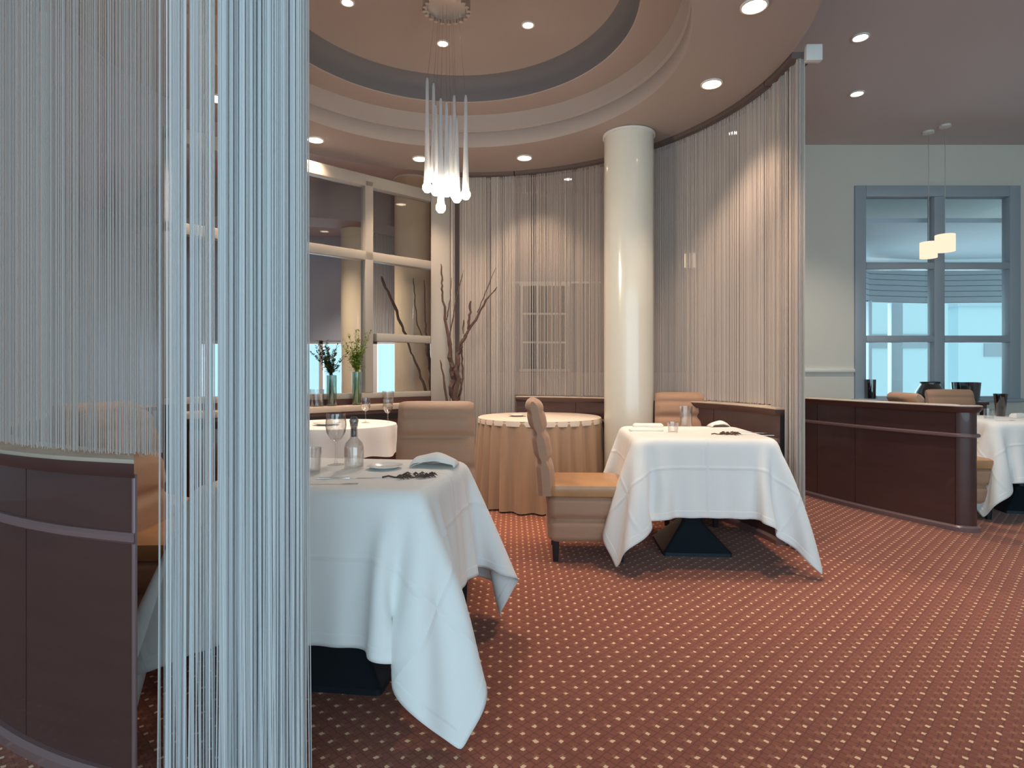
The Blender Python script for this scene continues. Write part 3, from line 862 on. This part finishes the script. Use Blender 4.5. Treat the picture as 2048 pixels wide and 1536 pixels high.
# ------------------------------------------------------------------ chairs
def make_chair(label, loc, rz, group, w=.46):
    """sitter looks along -y"""
    t = thing('upholstered_chair', label, 'chair', loc, rz, group)
    # backrest: side profile with three padded rolls, rounded at the ends
    ts = np.linspace(0, 1, 60)
    def cl(s): return .215+.085*s**1.6, .40+.565*s
    xs = np.linspace(-1, 1, 21); mb = MB(); v = []; f = []; loops = []
    for u in xs:
        e = max(0.0, 1-abs(u)**7)**.5
        loop = []
        for side in (1, -1):
            rng = ts if side == 1 else ts[::-1]
            for s in rng:
                y, z = cl(s); th = .058-.026*(math.exp(-((s-.36)/.045)**2)+math.exp(-((s-.66)/.045)**2)+.35*math.exp(-((s-.87)/.03)**2)); th *= sqrt(max(.04, 1-max(0, (s-.90)/.10)**2))
                th *= .42+.58*e
                ww = w/2*(1.0-.055*s)
                loop.append((u*ww, y-side*th, z+.012*s*e))
        loops.append(loop)
    nl = len(loops[0])
    for L in loops: v += L
    for i in range(len(xs)-1):
        for k in range(nl):
            k2 = (k+1) % nl; f.append((i*nl+k, i*nl+k2, (i+1)*nl+k2, (i+1)*nl+k))
    f.append(tuple(range(nl))); f.append(tuple((len(xs)-1)*nl+k for k in range(nl))[::-1])
    mb.add(v, f).build('backrest', M['tan'], t)
    # seat cushion and its padded apron
    sx, sy, oy = w/2, .245, -.035
    MB().stack([(.392, sx-.02, sy-.02, .05, 0, oy), (.400, sx, sy, .06, 0, oy), (.440, sx+.006, sy+.006, .06, 0, oy), (.462, sx, sy, .06, 0, oy), (.474, sx-.03, sy-.03, .05, 0, oy), (.480, sx-.09, sy-.09, .05, 0, oy)]).build('seat_cushion', M['leather'], t)
    rings = []
    for i in range(33):
        s = i/32; z = .125+.27*s; bl = .018-.02*math.exp(-((s-.5)/.07)**2)-.02*max(0, abs(s-.5)-.42)/.08; rings.append((z, sx-.018+bl, sy-.018+bl, .05, 0, oy))
    MB().stack(rings).build('seat_apron', M['tan'], t)
    for qx in (-1, 1):
        for qy in (-1, 1):
            x, y = qx*(sx-.05), oy+qy*(sy-.05)
            MB().stack([(0, .016, .016, .004, x, y), (.13, .022, .022, .004, x, y)], 3).build('leg', M['dark'], t)
    return t


cg = 'tan upholstered dining chairs'
mc = make_chair('tan chair with its padded back rising behind the nearest white table', (-.42, 3.13, 0), R_(2), cg, .45)
copy_thing(mc, (.43, 3.80, 0), R_(88), 'tan chair seen from the side with caramel seat, left of the right table')
copy_thing(mc, (1.36, 4.68, 0), R_(-8), 'tan chair standing behind the right table, beside the cream column')
copy_thing(mc, (-1.40, 2.58, 0), R_(92), 'tan chair with caramel seat half hidden between the dark partition and the nearest table')
copy_thing(mc, (4.22, 5.53, 0), R_(-4), 'tan chair behind the table at the right edge, before the window')
copy_thing(mc, (3.49, 4.86, 0), R_(84), 'tan chair squeezed between the right low wall and the white cloth')
copy_thing(mc, (-2.02, 3.15, 0), R_(60), 'tan chair at left seen only through the strings over the dark partition')


# ------------------------------------------------------------------ things on the tables
def on_t(T, rz, u, v_, z=0.0):
    return (T[0]+u*cos(rz)-v_*sin(rz), T[1]+u*sin(rz)+v_*cos(rz), ZT_+.0085+z)


def px_on(px, py, z=ZT_+.0085):
    Y = F*(HC-z)/(py-Y0); return ((px-1024)/F*Y, Y, z)


def tumbler(loc, lab, r0=.033, r1=.040, h=.095, m=None, group=None, name='tumbler'):
    o = MB().lathe([(0, 0), (r0*.9, 0), (r0, .006), (r1, h), (r1-.0022, h), (r0-.003, .010), (0, .010)], 32).build(name, m or M['glass'], None, loc)
    return tag(o, lab, 'glass', group)


def wineglass(loc, lab, s=1.0):
    t = thing('wine_glass', lab, 'glass', loc)
    MB().lathe([(0, 0), (.036*s, 0), (.036*s, .002), (.008*s, .007), (0, .008)], 32).build('foot', M['glass'], t)
    MB().lathe([(.008*s, .006), (.0042*s, .02), (.004*s, .085*s), (.007*s, .10*s), (0, .104*s)], 16).build('stem', M['glass'], t)
    MB().lathe([(.004*s, .098*s), (.022*s, .108*s), (.038*s, .135*s), (.043*s, .165*s), (.039*s, .215*s), (.0375*s, .215*s), (.0415*s, .165*s), (.0365*s, .137*s), (.02*s, .111*s), (0, .104*s)], 32).build('bowl', M['glass'], t)
    return t


def napkin(loc, rz, lab, s=1.0):
    """a napkin folded to a standing fan-like half moon"""
    n, k = 22, 9; v = []; f = []
    for i in range(n+1):
        a = pi*i/n
        for j in range(k+1):
            q = j/k; rr = .088*s*(1-.25*q*q+.10*q)
            x = rr*cos(a)+.012*s*q; y = (-.055+.14*q)*s+.006*s*sin(a*4+q*3)
            z = .052*s*sin(a)**.8*(min(1, (q+.18)/.45)**.8)*(max(0, 1-((q-.2)/.8)**2) if q > .2 else 1)*(1+.10*sin(a*5+1)*(1-q))
            v.append((x, y, max(0.0015, z)))
    for i in range(n):
        for j in range(k): f.append((i*(k+1)+j, (i+1)*(k+1)+j, (i+1)*(k+1)+j+1, i*(k+1)+j+1))
    o = MB().add(v, f).build('napkin', M['napkin'], None, (loc[0], loc[1], loc[2]+.004), rz=rz)
    md = o.modifiers.new('thick', 'SOLIDIFY'); md.thickness = .004
    return tag(o, lab, 'napkin')


def roll_napkin(loc, rz, lab, L=.2, w=.055, h=.018):
    o = MB().stack([(0, L/2-.006, w/2-.006, .01), (.004, L/2, w/2, .012), (h*.6, L/2, w/2, .014), (h, L/2-.012, w/2-.010, .012)]).build('folded_napkin', M['napkin'], None, loc, rz=rz)
    return tag(o, lab, 'napkin')


def knife(loc, rz, lab, L=.21):
    t = thing('table_knife', lab, 'cutlery', loc, rz)
    MB().prism([(-L/2, -.004), (0, -.006), (0, .006), (-L/2, .006)], 0, .006).build('handle', M['chrome'], t, bevel=.0015)
    bl = [(0, -.008)]+[(L/2*s, -.008-.002*sin(pi*s)) for s in (.2, .4, .6, .8)]+[(L/2, .002), (L/2*.9, .007), (0, .006)]
    MB().prism(bl, .001, .003).build('blade', M['chrome'], t)
    return t


def fork(loc, rz, lab, L=.19):
    t = thing('table_fork', lab, 'cutlery', loc, rz)
    MB().prism([(-L/2, -.006), (-L*.1, -.003), (L*.18, -.003), (L*.18, .003), (-L*.1, .003), (-L/2, .006)], .0, .003).build('handle', M['chrome'], t)
    MB().prism([(L*.17, -.004), (L*.24, -.012), (L*.30, -.012), (L*.30, .012), (L*.24, .012), (L*.17, .004)], .001, .0035).build('head', M['chrome'], t)
    for k in range(4): MB().box((L*.40, -.0098+.0065*k, .003), (L*.2, .003, .0025)).build('tine', M['chrome'], t)
    return t


def plate(loc, lab, r=.085):
    o = MB().lathe([(0, .003), (r*.6, .003), (r*.68, .006), (r, .014), (r, .017), (r*.66, .010), (r*.58, .007), (0, .007)], 48).build('bread_plate', M['china'], None, loc)
    return tag(o, lab, 'plate')


def sprig(loc, rz, lab, L=.16, seed=1):
    rnd = random.Random(seed); t = thing('dried_sprig', lab, 'twig', loc, rz)
    mb = MB(); pts = [(-L*.5+L*i/8, .010*sin(i*1.1), .006+.003*sin(i*2)) for i in range(9)]
    mb.tube(pts, [.004-.0003*i for i in range(9)], 6); mb.build('stem', M['twig'], t)
    mb = MB()
    for k in range(46):
        x = rnd.uniform(-L*.2, L*.55); y = rnd.uniform(-.028, .028); z = rnd.uniform(.004, .016); a = rnd.uniform(-1, 1)
        l = rnd.uniform(.014, .034); mb.tube([(x, y, z), (x+l*.5*cos(a), y+l*.5*sin(a), z+.004), (x+l*cos(a), y+l*sin(a), max(.002, z-.003))], [.0012, .0034, .0006], 5)
    mb.build('leaves', M['twig'], t)


def pepper_mill(loc, lab):
    t = thing('glass_decanter', lab, 'decanter', loc)
    MB().lathe([(0, 0), (.036, 0), (.038, .006), (.038, .085), (.033, .105), (.015, .125), (.0135, .165), (.017, .175), (.0145, .176), (.011, .166), (.012, .126), (.03, .104), (.035, .085), (.035, .009), (0, .008)], 32).build('body', M['glass'], t)
    MB().lathe([(0, .125), (.0105, .13), (.0105, .168), (.015, .178), (.018, .195), (.012, .208), (0, .21)], 20).build('stopper', M['smoke'], t)


# nearest table
tumbler(px_on(622, 948), 'clear tumbler at the left on the nearest table beside the strings', .034, .038, .10)
wineglass(px_on(672, 930), 'clear stemmed wine glass on the nearest table, left of the decanter', 1.0)
pepper_mill(px_on(708, 938), 'clear glass decanter with a dark stopper on the nearest table')
napkin(px_on(868, 933), R_(-4), 'folded white napkin at the back right corner of the nearest table', 1.05)
knife(px_on(700, 958), R_(4), 'long silver knife lying across the nearest table before the decanter', .24)
fork(px_on(660, 970), R_(2), 'silver fork lying at the front of the nearest table')
plate(px_on(770, 938), 'white bread plate on the nearest table before the napkin', .07)
sprig(px_on(812, 957), R_(6), 'dry brown sprig on the nearest table, in front of the folded napkin', .17, 2)
# right table
pn = px_on(1292, 862); roll_napkin(pn, RZ2, 'lower folded white napkin at the left side of the right table', .22, .07)
pn = px_on(1296, 854); roll_napkin((pn[0], pn[1], pn[2]), RZ2, 'upper folded white napkin at the left side of the right table, behind the first', .21, .06, .026)
tumbler(px_on(1372, 853), 'tall clear tumbler at the back of the right table before the tan chair', .040, .046, .145)
tumbler(px_on(1346, 866), 'short faceted clear glass on the right table beside the napkins', .030, .036, .07)
napkin(px_on(1436, 854), R_(10), 'loosely folded white napkin at the back right of the right table', .8)
sprig(px_on(1448, 870), R_(-4), 'dark dry sprig lying in the middle of the right table', .15, 5)
knife(px_on(1500, 866), R_(-10), 'silver knife at the back right of the right table', .2)
fork(px_on(1515, 871), R_(-8), 'silver fork at the front right of the right table', .19)
# tan round table
plate((TX-.2, TY-.02, .751), 'small pale plate on the round tan table left of the side-on chair', .08)
roll_napkin((TX-.02, TY-.22, .751), .3, 'folded cream napkin at the front of the round tan table', .14, .05, .012)
# white round table
wineglass((T4[0]+.22, T4[1]+.05, .749), 'wine glass on the round white table, right one', .9)
wineglass((T4[0]+.40, T4[1]+.02, .735), 'wine glass at the right rim of the round white table', .9)
plate((T4[0]-.02, T4[1]-.15, .749), 'white plate on the round white table at left', .1)
# table at the right edge
tumbler(px_on(2001, 833), 'tall dark tumbler on the table at the right edge of the picture', .032, .052, .20, M['smoke'])
tumbler(px_on(1978, 838), 'short clear glass beside the tall dark tumbler at the right edge', .034, .036, .085)
roll_napkin(px_on(2036, 836), .3, 'folded white napkin on the table at the right edge', .14, .06, .04)
fork(px_on(2010, 842), .2, 'silver fork on the table at the right edge', .18)
# dark glasses on the low wall and sill before the window
zl = .906
q = at(1741, 799, 5.35)
def on_ledge(px, Y, z): return ((px-1024)/F*Y, Y, z)
tumbler(on_ledge(1741, WR-.05, WZ0+.015), 'smoked tumbler on the sill at the left of the blue-grey window', .050, .054, .20, M['smoke'], 'dark glassware before the window')
cst = thing('side_console', 'dark narrow console standing under the blue-grey window', 'console', ((1840-1024)/F*6.02, 6.10, 0))
MB().box((0, 0, .835), (1.25, .34, .03)).build('top', M['wood'], cst, bevel=.004)
for sx in (-.58, .58):
    for sy in (-.15, .15): MB().box((sx, sy, .41), (.04, .04, .82)).build('leg', M['wood'], cst)
jar = thing('glass_jar', 'squat smoked glass jar with shoulders in front of the window mullion', 'jar', ((1860-1024)/F*6.10, 6.10, .851))
MB().lathe([(0, 0), (.125, 0), (.13, .01), (.13, .09), (.085, .165), (.085, .18), (.08, .18), (.08, .165), (.124, .088), (.124, .012), (0, .012)], 36).build('body', M['smoke'], jar)
MB().lathe([(0, .178), (.09, .178), (.09, .195), (.03, .20), (0, .2)], 30).build('lid', M['dark'], jar)
tumbler(((1932-1024)/F*6.10, 6.10, .851), 'wide dark glass vase behind the chair at the right, before the window', .11, .125, .19, M['smoke'], 'dark glassware before the window', 'glass_vase')


# ------------------------------------------------------------------ ledge before the screen, with greens in tall vases
sb = thing('side_board', 'long narrow sideboard with dark top along the foot of the glazed screen', 'sideboard', (S0.x+sdir.x*1.15+.13*sdir.y, S0.y+sdir.y*1.15-.13*sdir.x, 0), sang)
MB().box((0, 0, .82), (2.1, .2, .05)).build('top', M['ledge'], sb, bevel=.006)
MB().box((0, .0, .41), (2.06, .16, .77)).build('cabinet', M['wood'], sb, bevel=.004)
MB().box((0, -.092, .74), (2.06, .02, .05)).build('rail_moulding', M['dark'], sb)


def greens(px, seed, mt, lab, h=.26, spread=.20, tall=.36):
    rnd = random.Random(seed)
    u = s_u(px); x, y = S0.x+sdir.x*u+.13*sdir.y, S0.y+sdir.y*u-.13*sdir.x
    t = thing('greenery_vase', lab, 'vase of plants', (x, y, .846))
    MB().lathe([(0, 0), (.042, 0), (.044, .006), (.044, h), (.041, h), (.041, .010), (0, .010)], 32).build('glass_vase', M['vase_glass'], t)
    st = MB(); lf = MB()
    for k in range(16):
        a = rnd.uniform(0, 2*pi); l = rnd.uniform(.5, 1)*tall; sp = rnd.uniform(.2, 1)*spread
        p0 = Vector((rnd.uniform(-.025, .025), rnd.uniform(-.025, .025), .02)); p1 = Vector((p0.x*.6, p0.y*.6, h)); p2 = Vector((cos(a)*sp, sin(a)*sp*.8, h+l))
        pts = [p0, p1]+[p1.lerp(p2, s)+Vector((0, 0, .03*sin(pi*s))) for s in (.25, .5, .75, 1)]
        st.tube(pts, [.003, .003, .0026, .002, .0016, .001], 5)
        for q in range(64):
            s = rnd.uniform(.08, 1); p = p1.lerp(p2, s); b = rnd.uniform(0, 2*pi); e = rnd.uniform(-.2, .9); ll = rnd.uniform(.018, .05)*(1.1-.5*s)
            d = Vector((cos(b)*cos(e), sin(b)*cos(e), sin(e))); n = d.cross(Vector((.3, .2, 1))).normalized()*ll*.26
            lf.add([p, p+d*ll*.5+n, p+d*ll, p+d*ll*.5-n], [(0, 1, 2, 3)])
    for q in range(420):                         # leaves packed inside the glass and round the mouth
        z = rnd.uniform(.03, h+.05); r = .034*sqrt(rnd.random()) if z < h else .10*rnd.random(); a = rnd.uniform(0, 2*pi)
        p = Vector((cos(a)*r, sin(a)*r, z)); b = rnd.uniform(0, 2*pi); ll = .028 if z > h else .014; d = Vector((cos(b)*.5, sin(b)*.5, .75)); n = d.cross(Vector((1, .2, .1))).normalized()*ll*.3
        lf.add([p, p+d*ll*.5+n, p+d*ll, p+d*ll*.5-n], [(0, 1, 2, 3)])
    st.build('stems', mt, t); lf.build('leaves', mt, t, smooth=False)


greens(650, 3, M['dark_leaf'], 'dark green bouquet in a slim glass vase, left of the pair', .27, .19, .30)
greens(700, 8, M['leaf'], 'bright green feathery bouquet in a slim glass vase, right of the pair', .30, .15, .40)
u = s_u(762); tumbler((S0.x+sdir.x*u+.13*sdir.y, S0.y+sdir.y*u-.13*sdir.x, .846), 'small clear glass on the sideboard right of the green bouquets', .05, .055, .12)
u = s_u(620); tumbler((S0.x+sdir.x*u+.13*sdir.y, S0.y+sdir.y*u-.13*sdir.x, .846), 'small clear glass on the sideboard left of the green bouquets', .06, .065, .15)


# ------------------------------------------------------------------ bare branches
def branches(base, strokes, lab, seed, vase=True):
    """strokes: lists of (px, py, Y, radius) along a branch"""
    rnd = random.Random(seed)
    t = thing('branch_vase', lab, 'vase of branches', base)
    B = Vector(base)
    if vase:
        MB().lathe([(0, 0), (.12, 0), (.13, .01), (.15, .3), (.12, .55), (.085, .62), (.09, .65), (.08, .65), (.075, .62), (.11, .54), (0, .5)], 32).build('floor_vase', M['dark'], t)
    for stx in strokes:
        P = [at(a, b, c)-B for a, b, c, _ in stx]; Rr = [d for *_, d in stx]
        pts = []; rr = []
        for i in range(len(P)-1):
            for k in range(5):
                s = k/5; p = P[i].lerp(P[i+1], s); j = (Rr[i]+Rr[i+1])/2
                pts.append(p+Vector((rnd.uniform(-1, 1), rnd.uniform(-1, 1), 0))*j*.8); rr.append((Rr[i]*(1-s)+Rr[i+1]*s)*rnd.uniform(.85, 1.2))
        pts.append(P[-1]); rr.append(Rr[-1]*.6)
        MB().tube(pts, rr, 7).build('branch', M['twig'], t)


YB_ = 5.72
vb = at(905, 800, YB_)
branches((vb.x, YB_, 0), [
    [(908, 830, YB_, .030), (905, 760, YB_, .028), (900, 715, YB_, .022), (893, 650, YB_, .015), (885, 590, YB_, .010), (884, 560, YB_, .009), (882, 528, YB_, .006)],
    [(912, 830, YB_, .028), (914, 740, YB_-.05, .024), (920, 690, YB_-.05, .016), (945, 650, YB_-.05, .012), (972, 600, YB_-.05, .008), (994, 574, YB_-.05, .005)],
    [(918, 700, YB_-.05, .014), (934, 665, YB_-.05, .012), (940, 630, YB_-.05, .012), (942, 602, YB_-.05, .010)],
    [(926, 668, YB_-.04, .006), (927, 640, YB_-.04, .006)],
    [(918, 800, YB_+.03, .014), (926, 745, YB_+.03, .010), (922, 700, YB_+.03, .010), (925, 690, YB_, .006)],
    [(898, 680, YB_+.04, .006), (912, 600, YB_+.06, .005), (927, 540, YB_+.06, .003)],
    [(893, 640, YB_+.02, .006), (900, 600, YB_+.04, .005), (903, 555, YB_+.04, .003)],
    [(955, 625, YB_-.06, .005), (975, 575, YB_-.06, .004), (992, 535, YB_-.06, .002)],
    [(895, 830, YB_-.02, .012), (888, 760, YB_-.02, .010), (880, 720, YB_-.02, .006)],
], 'tall bare brown branches fanning up beside the grey post', 4)
YV = 6.75
vb = at(868, 800, YV)
branches((vb.x, YV, 0), [
    [(868, 830, YV, .03), (850, 780, YV, .016), (838, 740, YV, .012), (822, 705, YV, .010), (812, 670, YV, .012), (795, 630, YV, .016), (778, 590, YV, .016), (763, 553, YV, .014)],
    [(868, 830, YV, .03), (862, 760, YV, .024), (856, 700, YV, .018), (850, 640, YV, .010), (848, 560, YV, .006)],
    [(858, 700, YV, .010), (834, 650, YV+.05, .007), (830, 600, YV+.05, .006), (827, 556, YV+.05, .005)],
], 'bare branches standing behind the right panes of the glazed screen', 6)

# ------------------------------------------------------------------ daylight
wd = bpy.data.worlds.new('sky'); SC.world = wd; wd.use_nodes = True
nt = wd.node_tree; bg = nt.nodes['Background']
bg.inputs['Color'].default_value = (.58, .93, 1.0, 1); bg.inputs['Strength'].default_value = 1.2


def area(loc, rot, sx, sy, e, col):
    d = bpy.data.lights.new('daylight', 'AREA'); d.shape = 'RECTANGLE'; d.size = sx; d.size_y = sy; d.energy = e; d.color = col
    o = bpy.data.objects.new('daylight', d); COL.objects.link(o); o.location = loc; o.rotation_euler = rot
    return o


area((.5, YB-.2, 1.65), (R_(90), 0, 0), 11.6, 2.7, 230, (.60, .82, 1.0))          # windows behind the camera
area((5.3, 8.9, 1.4), (R_(-90), 0, 0), 3.4, 1.6, 60, (.66, .9, 1.0))              # veranda opening
area((-3.3, YF+.3, 1.2), (R_(-90), 0, 0), 4.2, 1.0, 60, (.66, .88, 1.0))          # low windows beyond the screen

vs = SC.view_settings
vs.view_transform = 'Standard'; vs.look = 'None'; vs.exposure = 0.0; vs.gamma = 1.0; vs.use_curve_mapping = False
